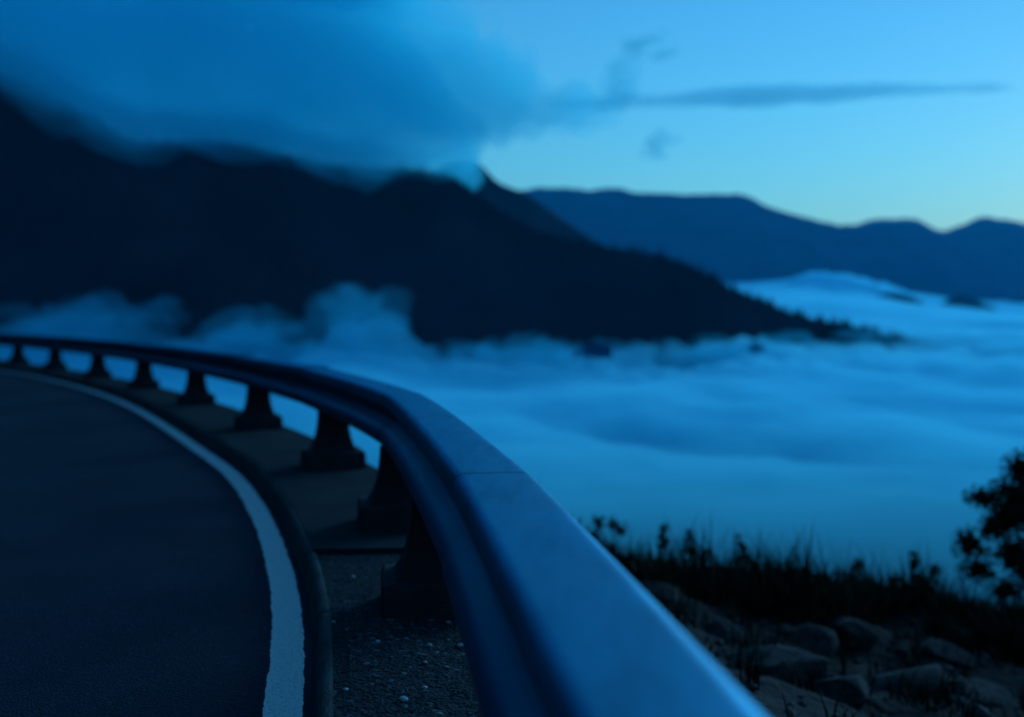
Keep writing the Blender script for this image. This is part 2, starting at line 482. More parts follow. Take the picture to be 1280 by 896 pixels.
farther_m, _ = mountain('mountain_farthest',
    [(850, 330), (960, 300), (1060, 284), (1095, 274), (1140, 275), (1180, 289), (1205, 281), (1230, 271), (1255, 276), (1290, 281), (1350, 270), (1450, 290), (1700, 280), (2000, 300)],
    [(850, 8600), (2000, 8800)], 2500, 1500, 33, 120, zfoot=-300, material=M['hazed_far_slopes'])
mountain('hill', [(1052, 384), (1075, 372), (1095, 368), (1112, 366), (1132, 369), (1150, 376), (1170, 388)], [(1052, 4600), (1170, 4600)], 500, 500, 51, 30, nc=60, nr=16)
mountain('hill', [(1165, 392), (1185, 374), (1200, 368), (1225, 377), (1260, 392)], [(1165, 4700), (1260, 4700)], 500, 500, 57, 30, nc=60, nr=16)

# forest on the near mountain: small conifers on its slope and along its crest, one mass
def forest(verts, count, hmin, hmax):
    nr, nc, _ = verts.shape
    V, Fc = [], []
    for k in range(count):
        j = RNG.uniform(nc * .22, nc - 2)
        i = RNG.uniform(12, 42) if k % 5 else RNG.uniform(36.5, 39.6)
        i0, j0 = int(i), int(j); fi, fj = i - i0, j - j0
        p = (verts[i0, j0] * (1 - fi) * (1 - fj) + verts[i0 + 1, j0] * fi * (1 - fj) + verts[i0, j0 + 1] * (1 - fi) * fj + verts[i0 + 1, j0 + 1] * fi * fj)
        h = RNG.uniform(hmin, hmax) * (1.25 if RNG.rand() > .9 else 1)
        r = h * RNG.uniform(.16, .24); b = len(V); a0 = RNG.uniform(0, 6)
        for q in range(6):
            rr = r * RNG.uniform(.75, 1.2)
            V.append((p[0] + math.cos(a0 + q * 1.047) * rr, p[1] + math.sin(a0 + q * 1.047) * rr, p[2] - 1.5))
        V.append((p[0], p[1], p[2] + h))
        for q in range(6): Fc.append((b + q, b + (q + 1) % 6, b + 6))
    o = mesh_obj('forest', V, Fc, M['forest'])
    tag(o, 'dark conifer forest covering the near mountain', 'forest', kind='stuff')
forest(near_v, 9000, 8, 15)

# ------------------------------------------------------------------ sea of fog in the valley: a closed body whose top rolls
def fog_top(X, Y):
    d = np.hypot(X * .6, Y)
    ax = np.where(Y > 50, X / np.maximum(Y, 50), 2.0)                       # rough bearing
    z = -104 + .0515 * d
    big = fbm(X / 420, Y / 520, 4, 120)
    z = z + big * 30 * sstep(150, 900, d)
    z = z + fbm(X / 130, Y / 150, 3, 130) * 22 * sstep(330, 800, d)
    z = z + fbm(X / 95, Y / 120, 4, 135) * 17 * sstep(360, 560, d) * sstep(1050, 750, d)
    z = z + fbm(X / 900, Y / 2200, 3, 140) * 70 * sstep(2200, 5000, d)
    z = z + (np.abs(fbm(X / 34, Y / 60, 3, 155)) - .08) * 42 * sstep(950, 1080, Y) * sstep(1600, 1300, Y)
    z = z + 26 * sstep(-.1, -.5, ax) * sstep(900, 1300, Y) - 165 * sstep(.28, .55, ax) * sstep(1800, 5000, Y)
    for bx, by, r, h in BUMPS:
        wx = X + fbm(X / 46, Y / 60, 3, 160) * r * 1.0; wy = Y + fbm(X / 50 + 9, Y / 60, 3, 170) * r * 1.0
        z = z + h * np.exp(-(((wx - bx) ** 2 + (wy - by) ** 2) / (r * r)) ** 1.2) * (1 + .7 * fbm(X / 22, Y / 30, 3, 180))
    return z
BUMPS = []
def bump(px, py, d, r, h):
    p = spot(px, py, d); BUMPS.append((p.x, d, r, h))
bump(440, 385, 1180, 52, 36); bump(408, 400, 1230, 40, 16); bump(495, 400, 1190, 44, 27); bump(305, 410, 1250, 55, 24); bump(130, 392, 1280, 50, 16); bump(60, 400, 1270, 60, 10)
bump(340, 420, 1180, 55, -34); bump(200, 420, 1220, 55, -30); bump(540, 420, 1180, 40, -14)
bump(870, 445, 1190, 45, -32); bump(930, 435, 1230, 55, 20); bump(1000, 420, 1330, 60, 8)
bump(850, 548, 640, 120, -9); bump(760, 530, 700, 90, -6); bump(1130, 520, 780, 90, -8)
bump(1050, 350, 5200, 300, 50)
rr = np.concatenate([np.geomspace(95, 2200, 210), np.geomspace(2260, 8400, 90)])
aa = np.concatenate([np.linspace(R(-62), R(-34), 40)[:-1], np.linspace(R(-34), R(36), 300), np.linspace(R(36), R(125), 90)[1:]])
FX = np.outer(rr, np.sin(aa)); FY = np.outer(rr, np.cos(aa))
FZ = fog_top(FX, FY)
nr, nc = FX.shape
top = np.stack([FX.ravel(), FY.ravel(), FZ.ravel()], 1)
bot = top.copy(); bot[:, 2] = -395
vs = np.concatenate([top, bot]); N = nr * nc
fs = grid_faces(nr, nc) + [tuple(reversed([i + N for i in q])) for q in grid_faces(nr, nc)]
for i in range(nr - 1):
    for j in (0, nc - 1): fs.append((i * nc + j, (i + 1) * nc + j, (i + 1) * nc + j + N, i * nc + j + N))
for j in range(nc - 1):
    for i in (0, nr - 1): fs.append((i * nc + j, i * nc + j + 1, i * nc + j + 1 + N, i * nc + j + N))
fog = fix_normals(mesh_obj('fog_sea', vs, fs, M['fog'], smooth=True))
tag(fog, 'pale blue sea of fog filling the valley below the mountains', 'fog', kind='stuff')

# ------------------------------------------------------------------ clouds: lumpy closed bodies of thin volume
def lumpy(name, blobs, voxel, material, amp, nscale, seed, one=False):
    """union of ellipsoids (centre, radii), roughened"""
    bm = bmesh.new()
    for c, r in blobs:
        bmesh.ops.create_icosphere(bm, subdivisions=3, radius=1, matrix=Matrix.Translation(c) @ Matrix.Diagonal((*r, 1)))
    me = bpy.data.meshes.new(name); bm.to_mesh(me); bm.free()
    o = bpy.data.objects.new(name, me); C.objects.link(o)
    md = o.modifiers.new('union', 'REMESH'); md.mode = 'VOXEL'; md.voxel_size = voxel
    dg = bpy.context.evaluated_depsgraph_get()
    me2 = bpy.data.meshes.new_from_object(o.evaluated_get(dg))
    o.modifiers.clear(); o.data = me2; bpy.data.meshes.remove(me)
    me2.name = name
    bm = bmesh.new(); bm.from_mesh(me2); seen, isl = set(), []
    for v in bm.verts:
        if v.index in seen: continue
        st, cur = [v], []; seen.add(v.index)
        while st:
            w = st.pop(); cur.append(w)
            for e in w.link_edges:
                x = e.other_vert(w)
                if x.index not in seen: seen.add(x.index); st.append(x)
        isl.append(cur)
    big = max(len(i) for i in isl)
    for i in isl:
        if (one and len(i) < big) or len(i) < 30: bmesh.ops.delete(bm, geom=i, context='VERTS')
    bm.to_mesh(me2); bm.free()
    n = len(me2.vertices)
    co = np.empty(n * 3); me2.vertices.foreach_get('co', co); co = co.reshape(-1, 3)
    no = np.empty(n * 3); me2.vertices.foreach_get('normal', no); no = no.reshape(-1, 3)
    q = co / nscale
    dsp = (fbm(q[:, 0] + q[:, 2] * .7, q[:, 1] * .6 + q[:, 2] * 1.1, 4, seed) + fbm(q[:, 0] * 1.3 - q[:, 2], q[:, 2] * 1.2 + q[:, 1] * .4, 4, seed + 9)) * amp
    co = co + no * dsp[:, None]
    me2.vertices.foreach_set('co', co.ravel()); me2.update()
    me2.materials.clear(); me2.materials.append(material)
    me2.polygons.foreach_set('use_smooth', [True] * len(me2.polygons))
    return o
def blob(px, py, d, rx, ry, rz):
    """rx, rz in photo pixels at that distance, ry in metres"""
    k = d / F
    return (spot(px, py, d), (rx * k, ry, rz * k))
mist = lumpy('cloud_bank', [
    blob(-260, -40, 1600, 240, 300, 150), blob(-60, 0, 1620, 240, 300, 120), blob(100, 60, 1640, 190, 280, 100), blob(200, 100, 1640, 130, 260, 80), blob(300, 90, 1640, 150, 280, 108), blob(430, 115, 1600, 130, 260, 96),
    blob(520, 150, 1580, 60, 210, 50), blob(300, -40, 1700, 230, 260, 110), blob(400, 20, 1700, 100, 180, 60), blob(0, -160, 1600, 380, 260, 120), (Vector((-1150, 850, 760)), (760, 700, 300)), (Vector((-620, 1150, 900)), (420, 420, 220)), blob(570, 165, 1600, 36, 120, 24), blob(575, 200, 1545, 26, 70, 22),  # the pair of overhead lobes is out of view, added to shade the left
    blob(470, 190, 1560, 80, 150, 24), blob(350, 175, 1560, 90, 150, 26), blob(240, 165, 1560, 90, 150, 24), blob(110, 120, 1600, 80, 150, 40), blob(20, 75, 1600, 80, 150, 40), blob(60, 150, 1680, 120, 120, 50), blob(150, 190, 1690, 120, 120, 46), blob(260, 210, 1690, 140, 120, 46), blob(420, 235, 1700, 120, 120, 40), blob(540, 192, 1590, 50, 90, 30), blob(525, 222, 1690, 80, 110, 34), blob(572, 188, 1600, 30, 80, 26)], 14, M['mist'], 66, 150, 203, True)
tag(mist, 'large blue cloud bank lying over the mountain crest, with unseen lobes added to shade the left', 'cloud', kind='stuff')
veil = lumpy('cloud_veil', [
    blob(570, 120, 1700, 90, 220, 66), blob(610, 140, 1660, 70, 190, 44), blob(500, 60, 1700, 80, 220, 70), blob(640, 130, 1750, 60, 170, 40), blob(690, 140, 1750, 46, 150, 32), blob(600, 110, 1750, 80, 190, 46), blob(520, 70, 1750, 70, 190, 50), blob(450, 10, 1800, 90, 190, 60), blob(725, 145, 1750, 36, 100, 24), blob(752, 138, 1750, 22, 70, 14),
    blob(660, 165, 1720, 40, 120, 16), blob(610, 170, 1700, 30, 100, 16), blob(560, 40, 1800, 40, 140, 26), blob(430, -50, 1800, 130, 190, 70)], 12, M['veil'], 95, 80, 240, True)
tag(veil, 'thin ragged edge of the cloud bank fraying towards the open sky', 'cloud', kind='stuff')

cr = []
for px in range(-40, 566, 28):
    f_ = float(np.interp(px, [-60, 0, 100, 180, 270, 410, 550, 600], [60, 92, 140, 178, 176, 205, 216, 246]))
    g_ = float(np.interp(px, [0, 400, 640], [1500, 1560, 1500]))
    cr.append(blob(px, f_ - 6 + RNG.uniform(-9, 5), g_ - 105, 50, 75 + RNG.uniform(0, 30), RNG.uniform(24, 38) * float(np.interp(px, [400, 580], [1, .6]))))
crest = lumpy('crest_mist', cr, 9, M['crest'], 46, 75, 260, True)
core = lumpy('crest_mist', [(Vector((c[0].x, c[0].y - 4, c[0].z + 4)), (c[1][0], 60, c[1][2] * .55)) for c in cr[:-2]], 8, M['core'], 26, 60, 265, True)
tag(core, 'thicker band of mist hiding the crest line of the near mountain', 'mist', kind='stuff')
tag(crest, 'dim mist drifting down across the crest of the near mountain', 'mist', kind='stuff')

def small_cloud(blobs, voxel, amp, ns, seed, label):
    o = lumpy('cloud', blobs, voxel, M['streak' if len(blobs) < 8 else 'cloud'], amp, ns, seed)
    tag(o, label, 'cloud', 'small clouds in the open sky')
D = 12000
small_cloud([blob(760, 129, D, 60, 300, 6), blob(850, 126, D, 80, 350, 7), blob(940, 122, D, 85, 380, 10), bl] if False else
            [blob(740, 131, D, 60, 300, 5), blob(830, 127, D, 90, 350, 7), blob(930, 121, D, 90, 380, 11), blob(1010, 118, D, 80, 350, 10), blob(1110, 113, D, 90, 300, 7), blob(1210, 111, D, 70, 260, 4)],
            28, 60, 500, 300, 'long thin streak of cloud stretching level across the sky')
def ragged_near(px, py, d, w, h, n, seed, slant=0):
    rs = np.random.RandomState(seed); out = []
    for _ in range(n):
        a, b = rs.normal(0, .45), rs.normal(0, .4); k = rs.uniform(.2, .45)
        out.append(blob(px + a * w, py + b * h + a * w * slant, d + rs.uniform(-25, 25), w * k, 30, h * k))
    return out
wisps = lumpy('fog_wisps', ragged_near(140, 394, 1180, 80, 18, 22, 41) + ragged_near(60, 402, 1160, 60, 14, 8, 42) + ragged_near(306, 414, 1110, 52, 18, 16, 43) + ragged_near(446, 398, 1090, 44, 28, 18, 44)
    + ragged_near(496, 408, 1090, 36, 26, 14, 45, .5) + ragged_near(905, 437, 1180, 46, 13, 14, 46, -.1) + ragged_near(985, 425, 1260, 60, 9, 12, 47, -.1) + ragged_near(640, 440, 1080, 90, 9, 16, 48) + ragged_near(1080, 418, 1330, 50, 6, 10, 49), 5, M['wisp'], 20, 30, 280)
thin = lumpy('fog_wisps', ragged_near(140, 398, 1150, 110, 26, 22, 61) + ragged_near(306, 414, 1090, 70, 26, 18, 63) + ragged_near(455, 400, 1070, 62, 36, 22, 64) + ragged_near(905, 437, 1160, 60, 16, 16, 66, -.1)
    + ragged_near(640, 436, 1060, 110, 14, 18, 68), 6, M['thin'], 34, 40, 285)
tag(thin, 'thin veil of fog spreading around the torn wisps at the mountain foot', 'fog', kind='stuff')
tag(wisps, 'ragged wisps of fog torn up along the foot of the near mountain', 'fog', kind='stuff')

def ragged(px, py, w, h, n, seed, slant=0):
    rs = np.random.RandomState(seed); out = []
    for _ in range(n):
        a, b = rs.normal(0, .45), rs.normal(0, .45)
        k = rs.uniform(.16, .42)
        out.append(blob(px + a * w, py + b * h + a * w * slant, D + rs.uniform(-150, 150), w * k, w * k * 8, h * k))
    return out
small_cloud(ragged(820, 185, 27, 19, 22, 1), 15, 60, 130, 310, 'small ragged puff of cloud alone beneath the long streak')
small_cloud(ragged(782, 100, 36, 32, 28, 2, -.5), 16, 70, 150, 320, 'loose wisp of cloud just above the left end of the streak')
small_cloud(ragged(820, 56, 34, 18, 20, 3), 16, 70, 150, 330, 'faint wisp of cloud highest in the open sky')

# ------------------------------------------------------------------ haze: one closed box of thin air
def haze_box(x0, x1, y0, y1, z0, z1):
    v = [(x, y, z) for x in (x0, x1) for y in (y0, y1) for z in (z0, z1)]
    f = [(0, 1, 3, 2), (4, 6, 7, 5), (0, 4, 5, 1), (2, 3, 7, 6), (0, 2, 6, 4), (1, 5, 7, 3)]
    return tag(fix_normals(mesh_obj('haze', v, f, M['haze'])), 'thin blue evening haze in the valley air', 'haze', kind='stuff')
haze_box(-16500, 16500, -3500, 11000 + 6000, -420, 1400)

# ------------------------------------------------------------------ guardrail
rail = empty('guardrail', (RAIL.at(RAIL.s_at_y(2.42))[0], 2.42, 0))
tag(rail, 'long curved dark metal guardrail on concrete posts along the outer edge of the bend', 'guardrail')
bpy.context.view_layer.update()
inv = Vector(rail.location)
def sweep(name, prof, s0, s1, n, material, dz0=0, dz1=0, du=0, crown=0):
    vs = []
    for k, s in enumerate(np.linspace(s0, s1, n)):
        t = k / (n - 1)
        # each segment is bent a little less than the road: chord blended with the curve
        ax, ay, *_ = RAIL.at(s0); bx, by, *_ = RAIL.at(s1); px, py, tx, ty = RAIL.at(s)
        cx, cy = ax + (bx - ax) * t, ay + (by - ay) * t
        ox, oy = (cx - px) * .45, (cy - py) * .45
        for u, z in prof:
            if u < .06: u -= .028
            x, y, _, _ = RAIL.at(s, u + du)
            vs.append((x + ox - inv.x, y + oy - inv.y, z + dz0 + (dz1 - dz0) * t - inv.z))
    m = len(prof)
    fs = grid_faces(n, m, wrap=True)
    fs.append(tuple(range(m))); fs.append(tuple((n - 1) * m + j for j in reversed(range(m))))
    o = mesh_obj(name, vs, fs, material, rail)
    fix_normals(o)
    o.data.polygons.foreach_set('use_smooth', [True] * len(o.data.polygons))
    o.data.set_sharp_from_angle(angle=R(50))
    return o
top_path = [(0.002, .560), (0.0, .575), (.0015, .587), (.006, .598), (.013, .6065), (.022, .6135), (.032, .6185), (.040, .6205), (.046, .6212), (.054, .6216), (.10, .6220), (.150, .6216), (.157, .6212), (.163, .6200),
            (.170, .6165), (.1755, .611), (.179, .604), (.1805, .596), (.1805, .585), (.180, .562), (.178, .556)]
cap_prof = top_path + [(.172, .557), (.1740, .564), (.1745, .585), (.1745, .595), (.173, .601), (.169, .6075), (.1645, .6115), (.159, .6145), (.150, .6160), (.10, .6165), (.054, .6162),
                       (.046, .6158), (.034, .6135), (.0255, .609), (.0175, .6025), (.011, .595), (.0065, .586), (.005, .575), (.007, .561)]
beam_prof = [(.020, .604), (.140, .608), (.158, .600), (.160, .585), (.156, .560), (.140, .542), (.126, .525), (.121, .505), (.124, .488), (.134, .474), (.154, .464), (.180, .453), (.197, .439), (.206, .422), (.208, .403),
             (.203, .386), (.193, .373), (.179, .364), (.163, .360), (.05, .360), (.026, .367), (.012, .385), (.010, .42), (.012, .57)]
joints = [-5.6, -2.9, -.2, 2.42, 4.97, 7.27] 
s = RAIL.s_at_y(7.27)
js = [RAIL.s_at_y(y) for y in joints]
while js[-1] + 2.6 < RAIL.L - .4: js.append(js[-1] + 2.6)
for k in range(len(js) - 1):
    dz = [0, 0, 0, 0, -.003, .011][k] if k < 6 else (.012 if k == 6 else random.uniform(-.003, .008))
    near = k in (2, 3, 4)
    dz1 = {4: .002, 3: .0, 5: -.002, 6: -.002}.get(k, random.uniform(-.003, .007) if k > 4 else 0)
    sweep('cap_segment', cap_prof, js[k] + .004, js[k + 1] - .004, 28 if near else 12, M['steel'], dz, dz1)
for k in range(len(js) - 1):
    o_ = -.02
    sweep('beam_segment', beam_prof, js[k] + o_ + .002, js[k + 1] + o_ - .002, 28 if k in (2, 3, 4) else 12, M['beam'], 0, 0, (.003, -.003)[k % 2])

def octa(hx, hy, ch):
    return [(-hx + ch, -hy), (hx - ch, -hy), (hx, -hy + ch), (hx, hy - ch), (hx - ch, hy), (-hx + ch, hy), (-hx, hy - ch), (-hx, -hy + ch)]
def loft(name, rows, material, parent):
    vs, m = [], 8
    for hx, hy, z, ch in rows: vs += [(x, y, z) for x, y in octa(hx, hy, ch)]
    fs = grid_faces(len(rows), m, wrap=True) + [tuple(reversed(range(m))), tuple((len(rows) - 1) * m + j for j in range(m))]
    o = fix_normals(mesh_obj(name, vs, fs, material, parent, smooth=True)); o.data.set_sharp_from_angle(angle=R(30))
    return o
post_y = [-3.3, -1.2, 1.12, 3.52, 4.84, 6.68, 8.98, 11.4, 13.85, 16.25, 18.7, 20.95, 23.2, 25.5, 27.8, 30.2]
first = None
for y in post_y:
    s = RAIL.s_at_y(y)
    u = .116 + .004 * float(sstep(5, 8, y))
    x, yy, tx, ty = RAIL.at(s, u)
    rz = math.atan2(ty, tx) - R(90)
    if first is None:
        post = empty('post'); post.parent = rail
        rows = [(.093, .070, .372, .008), (.097, .073, .30, .008), (.104, .078, .24, .008), (.112, .084, .20, .008), (.121, .091, .17, .008), (.131, .099, .145, .008), (.141, .107, .125, .008), (.149, .113, .1105, .006)]
        loft('post_stem', rows, M['post'], post)
        loft('plinth', [(.197, .150, -.05, .008), (.200, .152, .0, .008), (.198, .150, .092, .008), (.194, .147, .104, .008), (.186, .139, .110, .008)], M['post'], post)
        first = post; p = post
    else:
        p = copy_thing(first, rail)
    z = 0 if yy > Y_A + .1 else (-.020 if yy > Y_B else -.012)
    p.location = (x - inv.x, yy - inv.y, z * .4)
    p.rotation_euler = (0, 0, rz * .75)

# ------------------------------------------------------------------ pebbles and grit on the walkway
def pebble_mesh(name, seed, r, sub=2, flat=.5, amp=.35):
    bm = bmesh.new(); bmesh.ops.create_icosphere(bm, subdivisions=sub, radius=1)
    for v in bm.verts:
        c = v.co
        k = 1 + amp * float(fbm(np.array([c.x * 1.1 + c.z + seed]), np.array([c.y * 1.1 - c.z * .6]), 3, seed)[0]) * 2
        v.co = Vector((c.x * k * r, c.y * k * r * .8, c.z * k * r * flat))
    me = bpy.data.meshes.new(name); bm.to_mesh(me); bm.free()
    me.polygons.foreach_set('use_smooth', [True] * len(me.polygons))
    return me
def on_walk(px, py):
    d = F * (CAM_Z + .012) / (py - HOR); return ((px - 640) / F * d, d)
peb = [(504, 875, .013, 'flat pale pebble lying in the lower middle of the rough walkway'), (531, 860, .010, 'angular pale pebble just behind the flat one on the walkway'),
       (537, 807, .011, 'pale pebble on the walkway close below the nearest plinth'), (575, 807, .012, 'pale pebble beside the guardrail edge near the nearest plinth'),
       (472, 802, .009, 'small pale pebble left of the nearest plinth on the walkway'), (531, 828, .008, 'tiny pebble midway between the plinth pebbles and the angular pebble'),
       (441, 722, .012, 'pale pebble near the step of the walkway slab'), (417, 777, .008, 'small pebble next to the kerb on the rough walkway'),
       (432, 862, .008, 'small grey pebble near the kerb at the bottom of the photo'), (560, 770 + 8, .009, 'pebble lying against the front foot of the nearest plinth')]
pm = [pebble_mesh('pebble', 500 + i, 1) for i in range(4)]
for m in pm: m.materials.append(M['pebble'])
for i, (px, py, r, lab) in enumerate(peb):
    x, y = on_walk(px, py)
    o = bpy.data.objects.new('pebble', pm[i % 4]); C.objects.link(o)
    o.location = (x, y, -.012 + r * .25); o.scale = (r, r, r); o.rotation_euler = (0, 0, i * 1.3)
    tag(o, lab, 'pebble', 'loose pebbles on the walkway')
V, Fc = [], []
for k in range(2600):
    y = RNG.uniform(1.9, 4.2)
    sk, sr = KERB.s_at_y(y), RAIL.s_at_y(y)
    a = np.array(KERB.at(sk, -.085)[:2]); b = np.array(RAIL.at(sr, -.05)[:2])
    t = RNG.rand() ** (1.0 if k % 3 else 2.2); p = a + (b - a) * t
    z = -.010 if y < Y_B else -.018
    r = RNG.uniform(.0014, .0042) * (1.6 if RNG.rand() > .93 else 1)
    b0 = len(V)
    for q in ((1, 0, 0), (-1, 0, 0), (0, 1, 0), (0, -1, 0), (0, 0, 1), (0, 0, -1)):
        V.append((p[0] + q[0] * r * RNG.uniform(.7, 1.3), p[1] + q[1] * r * RNG.uniform(.7, 1.3), z + r * .4 + q[2] * r * .7))
    for f in ((0, 2, 4), (2, 1, 4), (1, 3, 4), (3, 0, 4), (2, 0, 5), (1, 2, 5), (3, 1, 5), (0, 3, 5)): Fc.append(tuple(b0 + i for i in f))
tag(mesh_obj('grit', V, Fc, M['grit']), 'loose dark grit strewn over the near walkway', 'grit', kind='stuff')

# ------------------------------------------------------------------ rocks on the slope beyond the rail
def rock_mesh(seed):
    bm = bmesh.new(); bmesh.ops.create_icosphere(bm, subdivisions=4, radius=1)
    rs = np.random.RandomState(seed)
    planes = [(Vector(rs.normal(size=3)).normalized(), rs.uniform(.5, .85)) for _ in range(9)]
    for v in bm.verts:
        c = v.co.copy()
        for nrm, dd in planes:
            e = c.dot(nrm) - dd
            if e > 0: c -= nrm * e * .9
        k = 1 + .16 * float(fbm(np.array([c.x * 2 + c.z * 1.3 + seed]), np.array([c.y * 2 - c.z]), 4, seed)[0])
        v.co = c * k
    me = bpy.data.meshes.new('rock'); bm.to_mesh(me); bm.free()
    me.polygons.foreach_set('use_smooth', [True] * len(me.polygons)); me.set_sharp_from_angle(angle=R(28))
    me.materials.append(M['rock']); return me
rms = [rock_mesh(700 + i) for i in range(5)]
def slope_hit(px, py):
    """where the line of sight through a photo pixel meets the slope"""
    for d in np.arange(2.0, 14, .03):
        p = spot(px, py, d)
        if ground_at(p.x, p.y) > p.z: return p
    return spot(px, py, 7)
rocks = [(826, 742, .14, 'rounded rock nearest the guardrail, just below the grass'), (955, 835, .30, 'largest grey boulder with a pale slanting top on the slope'),
         (1000, 800, .20, 'grey rock just behind the largest boulder'), (1190, 822, .17, 'low rock at the foot of the dark grass near the tree'),
         (1060, 790, .20, 'rock in the middle of the slope below the grass band'), (1130, 860, .22, 'broad dark rock low on the slope right of the largest boulder'),
         (905, 790, .12, 'small stone close to the guardrail left of the largest boulder'), (1215, 875, .22, 'dark rock in the bottom right corner'), (1040, 870, .16, 'stone in front of the broad dark rock')]
for i, (px, py, r, lab) in enumerate(rocks):
    p = slope_hit(px, py)
    o = bpy.data.objects.new('rock', rms[i % 5]); C.objects.link(o)
    o.location = (p.x, p.y, ground_at(p.x, p.y) - r * .08)
    o.scale = (r * 1.25, r, r * .55); o.rotation_euler = (R(-8), R(16), i * 1.9)
    tag(o, lab, 'rock', 'rocks on the slope beyond the guardrail')

SV, SF = [], []
ico = bmesh.new(); bmesh.ops.create_icosphere(ico, subdivisions=1, radius=1)
iv = np.array([v.co[:] for v in ico.verts]); ifc = [tuple(v.index for v in f.verts) for f in ico.faces]; ico.free()
for k in range(700):
    x, y = RNG.uniform(.4, 5.2), RNG.uniform(2.6, 6.9)
    if float(RAIL.side(np.array([x]), np.array([y]))[0]) < .35: continue
    r = RNG.uniform(.012, .035) * (2.2 if RNG.rand() > .93 else 1)
    p = iv * RNG.uniform(.65, 1.25, (len(iv), 1)) * np.array([r * 1.2, r, r * .7]); a = RNG.uniform(0, 6.28)
    b0 = len(SV); g = ground_at(x, y)
    for q in p: SV.append((x + q[0] * math.cos(a) - q[1] * math.sin(a), y + q[0] * math.sin(a) + q[1] * math.cos(a), g + q[2] + r * .1))
    SF += [tuple(i + b0 for i in f) for f in ifc]
tag(mesh_obj('scree', SV, SF, M['rock']), 'scattered small stones on the bare slope', 'stones', kind='stuff')

# ------------------------------------------------------------------ grass, shrubs and the tree
V, Fc = [], []
def blade(x, y, z, h, w, lean, az):
    b = len(V); c, s_ = math.cos(az), math.sin(az)
    for t in (0, .5):
        off = lean * t * t * h
        for sg in (-1, 1):
            V.append((x + s_ * sg * w * (1 - t * .4) + c * off, y - c * sg * w * (1 - t * .4) + s_ * off, z + h * t))
    V.append((x + c * lean * h, y + s_ * lean * h, z + h * .97))
    Fc.append((b, b + 1, b + 3, b + 2)); Fc.append((b + 2, b + 3, b + 4))
cand_x, cand_y = RNG.uniform(-.4, 7.5, 160000), RNG.uniform(5.5, 9.8, 160000)
tt = RAIL.side(cand_x, cand_y); zz = hill_z(cand_x, cand_y, tt - .13, KERB.side(cand_x, cand_y))
dens = fbm(cand_x * 1.6, cand_y * 1.6, 3, 150)
made = 0
for x, y, t, z, dn in zip(cand_x, cand_y, tt, zz, dens):
    edge = y - (6.4 + .03 * x) + dn * 1.4
    if t < .5 or edge < 0 or RNG.rand() > min(1, .3 + edge * 1.3): continue
    hs = RNG.gamma(3, .055) * (1 + dn * 1.4) * (.45 + .55 * float(sstep(.3, 1.5, x)))
    tall = RNG.rand() > .985 and x > .9
    if made % 2: blade(x + .03, y + .02, z - .03, RNG.uniform(.08, .26), RNG.uniform(.012, .022), RNG.uniform(.1, .8), RNG.uniform(0, 6.28))
    blade(x, y, z - .02, min(.62, hs + (.28 if tall else .06)), RNG.uniform(.004, .010), RNG.uniform(.05, .7) if not tall else .15, RNG.uniform(0, 6.28))
    made += 1
    if made > 60000: break
for k in range(900):                                  # single tufts on the open slope
    cx, cy_ = RNG.uniform(.6, 5.0), RNG.uniform(3.2, 6.8)
    if RNG.rand() > .25 + .75 * float(fbm(np.array([cx * 1.3]), np.array([cy_ * 1.3]), 3, 151)[0] + .5) ** 3: continue
    if float(RAIL.side(np.array([cx]), np.array([cy_]))[0]) < .5: continue
    g = ground_at(cx, cy_)
    for q in range(9): blade(cx + RNG.normal(0, .03), cy_ + RNG.normal(0, .03), g - .01, RNG.uniform(.05, .20), RNG.uniform(.004, .008), RNG.uniform(.2, .9), RNG.uniform(0, 6.28))
tag(mesh_obj('grass', V, Fc, M['grass']), 'dark tufts of dry grass along the brow of the slope', 'grass', kind='stuff')

def leaf_cloud(V, Fc, c, r, n, size, rs, needle=False):
    for _ in range(n):
        v = rs.normal(size=3); v /= np.linalg.norm(v); v *= min(1.35, abs(rs.normal(.0, .74)))
        p = np.array(c) + v * np.array(r)
        a = rs.normal(size=3); a /= np.linalg.norm(a)
        b = np.cross(a, rs.normal(size=3)); b /= np.linalg.norm(b)
        s1 = size * rs.uniform(.6, 1.4); s2 = s1 * (.3 if needle else .55)
        k = len(V)
        V += [tuple(p - a * s1), tuple(p + b * s2), tuple(p + a * s1), tuple(p - b * s2)]
        Fc.append((k, k + 1, k + 2, k + 3))
def limb(V, Fc, pts, r0, r1, m=6):
    b = len(V)
    for i, p in enumerate(pts):
        t = i / (len(pts) - 1); r = r0 + (r1 - r0) * t
        q = np.array(pts[min(i + 1, len(pts) - 1)]) - np.array(pts[max(i - 1, 0)]); q = q / np.linalg.norm(q)
        e = np.cross(q, (0.3, 1, .2)); e /= np.linalg.norm(e); f = np.cross(q, e)
        for k in range(m):
            a = 2 * math.pi * k / m
            V.append(tuple(np.array(p) + (e * math.cos(a) + f * math.sin(a)) * r))
    for i in range(len(pts) - 1):
        for k in range(m):
            Fc.append((b + i * m + k, b + i * m + (k + 1) % m, b + (i + 1) * m + (k + 1) % m, b + (i + 1) * m + k))
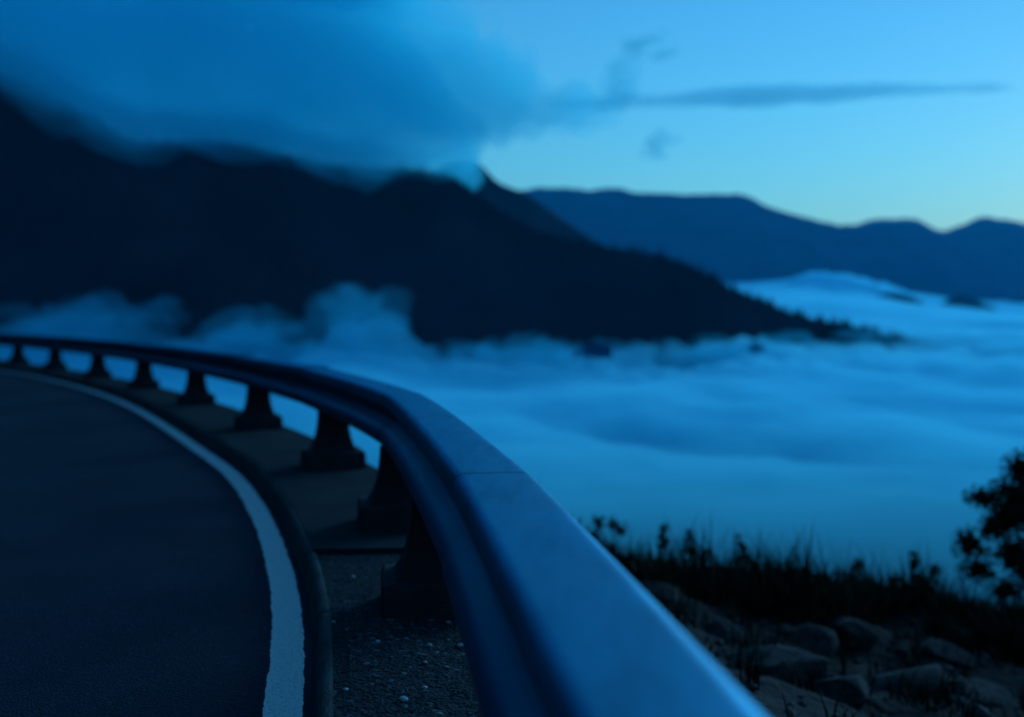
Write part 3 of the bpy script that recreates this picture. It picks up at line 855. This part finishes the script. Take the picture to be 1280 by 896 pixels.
def woody(name, base, height, clumps, label, cat, seed, leaf=.035, per=160, trunk_r=.05, group=None):
    """clumps = (world point, radii); limbs run from the trunk to every clump"""
    rs = np.random.RandomState(seed)
    root = tag(empty(name, base), label, cat, group)
    b = np.array(base); V1, F1, V2, F2 = [], [], [], []
    limb(V1, F1, [(0, 0, -.15), (.02, .01, height * .3), (-.02, .02, height * .65), (.01, 0, height)], trunk_r, trunk_r * .25, 8)
    for c, r in clumps:
        c = np.array(c) - b
        z0 = max(.05, min(height * .95, c[2] - .25 * math.hypot(c[0], c[1])))
        mid = np.array([c[0] * .5, c[1] * .5, z0 + (c[2] - z0) * .35])
        limb(V1, F1, [(0, 0, z0), tuple(mid), tuple(c * .98)], trunk_r * .34, trunk_r * .1, 5)
        leaf_cloud(V2, F2, c, r, int(per * (r[0] * r[2]) ** .5 / .14), leaf, rs)
    mesh_obj('trunk' if cat == 'tree' else 'stem', V1, F1, M['bark'], root, smooth=True)
    mesh_obj('crown' if cat == 'tree' else 'foliage', V2, F2, M['leaf'], root)
    return root
d0 = 8.3
tx, ty = (1345 - 640) / F * d0, d0
base = (tx, ty, ground_at(tx, ty))
cl = []
for px, py, dd, r, rz in [(1275, 585, 0, .11, .12), (1262, 615, .1, .12, .10), (1232, 622, -.1, .12, .07), (1255, 650, .2, .12, .10), (1212, 680, 0, .10, .10), (1222, 712, .1, .11, .08), (1240, 660, -.2, .07, .07),
                          (1262, 690, .2, .12, .12), (1285, 640, 0, .20, .20), (1308, 612, .1, .18, .15), (1290, 720, -.1, .14, .10), (1255, 738, 0, .09, .06), (1275, 775, .1, .18, .10), (1262, 790, .1, .16, .07), (1290, 815, 0, .2, .09), (1240, 800, .2, .14, .06), (1285, 700, .1, .16, .12), (1270, 640, .1, .12, .1), (1230, 765, .1, .14, .07),
                          (1340, 612, 0, .25, .2), (1340, 620, .3, .3, .3), (1390, 600, 0, .3, .3), (1350, 690, -.2, .3, .25), (1420, 670, .1, .35, .3), (1352, 590, 0, .2, .14), (1420, 740, 0, .35, .2),
                          (1350, 750, .4, .3, .2), (1410, 600, .1, .22, .16)]:
    cl.append((tuple(spot(px, py, d0 + dd)), (r * 1.12, r * 1.12, rz * 1.12)))
woody('tree', base, 2.35, cl, 'dark bushy tree cut by the right edge of the photo', 'tree', 21, .021, 980, .07)

def shrub(px, py, d, spikes, label, seed, leaf=.022, per=110):
    p = spot(px, py, d); g = ground_at(p.x, p.y)
    woody('shrub', (p.x, p.y, g), max(.12, .55 * (spot(px, spikes[0][1], d).z - g)), [(tuple(spot(a, b, d + random.uniform(-.1, .1))), (r, r, rz)) for a, b, r, rz in spikes], label, 'shrub', seed, leaf, per * 2, .018, 'shrubs on the brow of the slope')
shrub(1146, 765, 8.3, [(1143, 702, .045, .085), (1143, 722, .07, .08), (1168, 712, .04, .06), (1120, 724, .05, .06), (1155, 728, .09, .07), (1165, 738, .06, .06), (1146, 752, .16, .07), (1190, 752, .09, .05), (1110, 755, .09, .06)], 'upright shrub with two pointed tops left of the dark tree', 31)
shrub(865, 705, 8.2, [(864, 672, .04, .07), (862, 688, .08, .07), (880, 694, .07, .05)], 'small spiky shrub in the middle of the grass brow', 32)
shrub(832, 690, 8.2, [(830, 662, .035, .07), (830, 678, .07, .07)], 'narrow little shrub left of the small spiky shrub', 33)
shrub(768, 672, 8.2, [(765, 655, .04, .06), (775, 662, .06, .05), (748, 652, .05, .05)], 'low round shrub next to the guardrail on the brow', 34)
shrub(928, 712, 8.2, [(926, 680, .035, .06), (928, 696, .09, .07)], 'pointed shrub right of the middle of the brow', 35)
shrub(1072, 742, 8.3, [(1072, 706, .05, .06), (1066, 720, .11, .07)], 'low shrub between the pointed shrub and the upright shrub', 36)
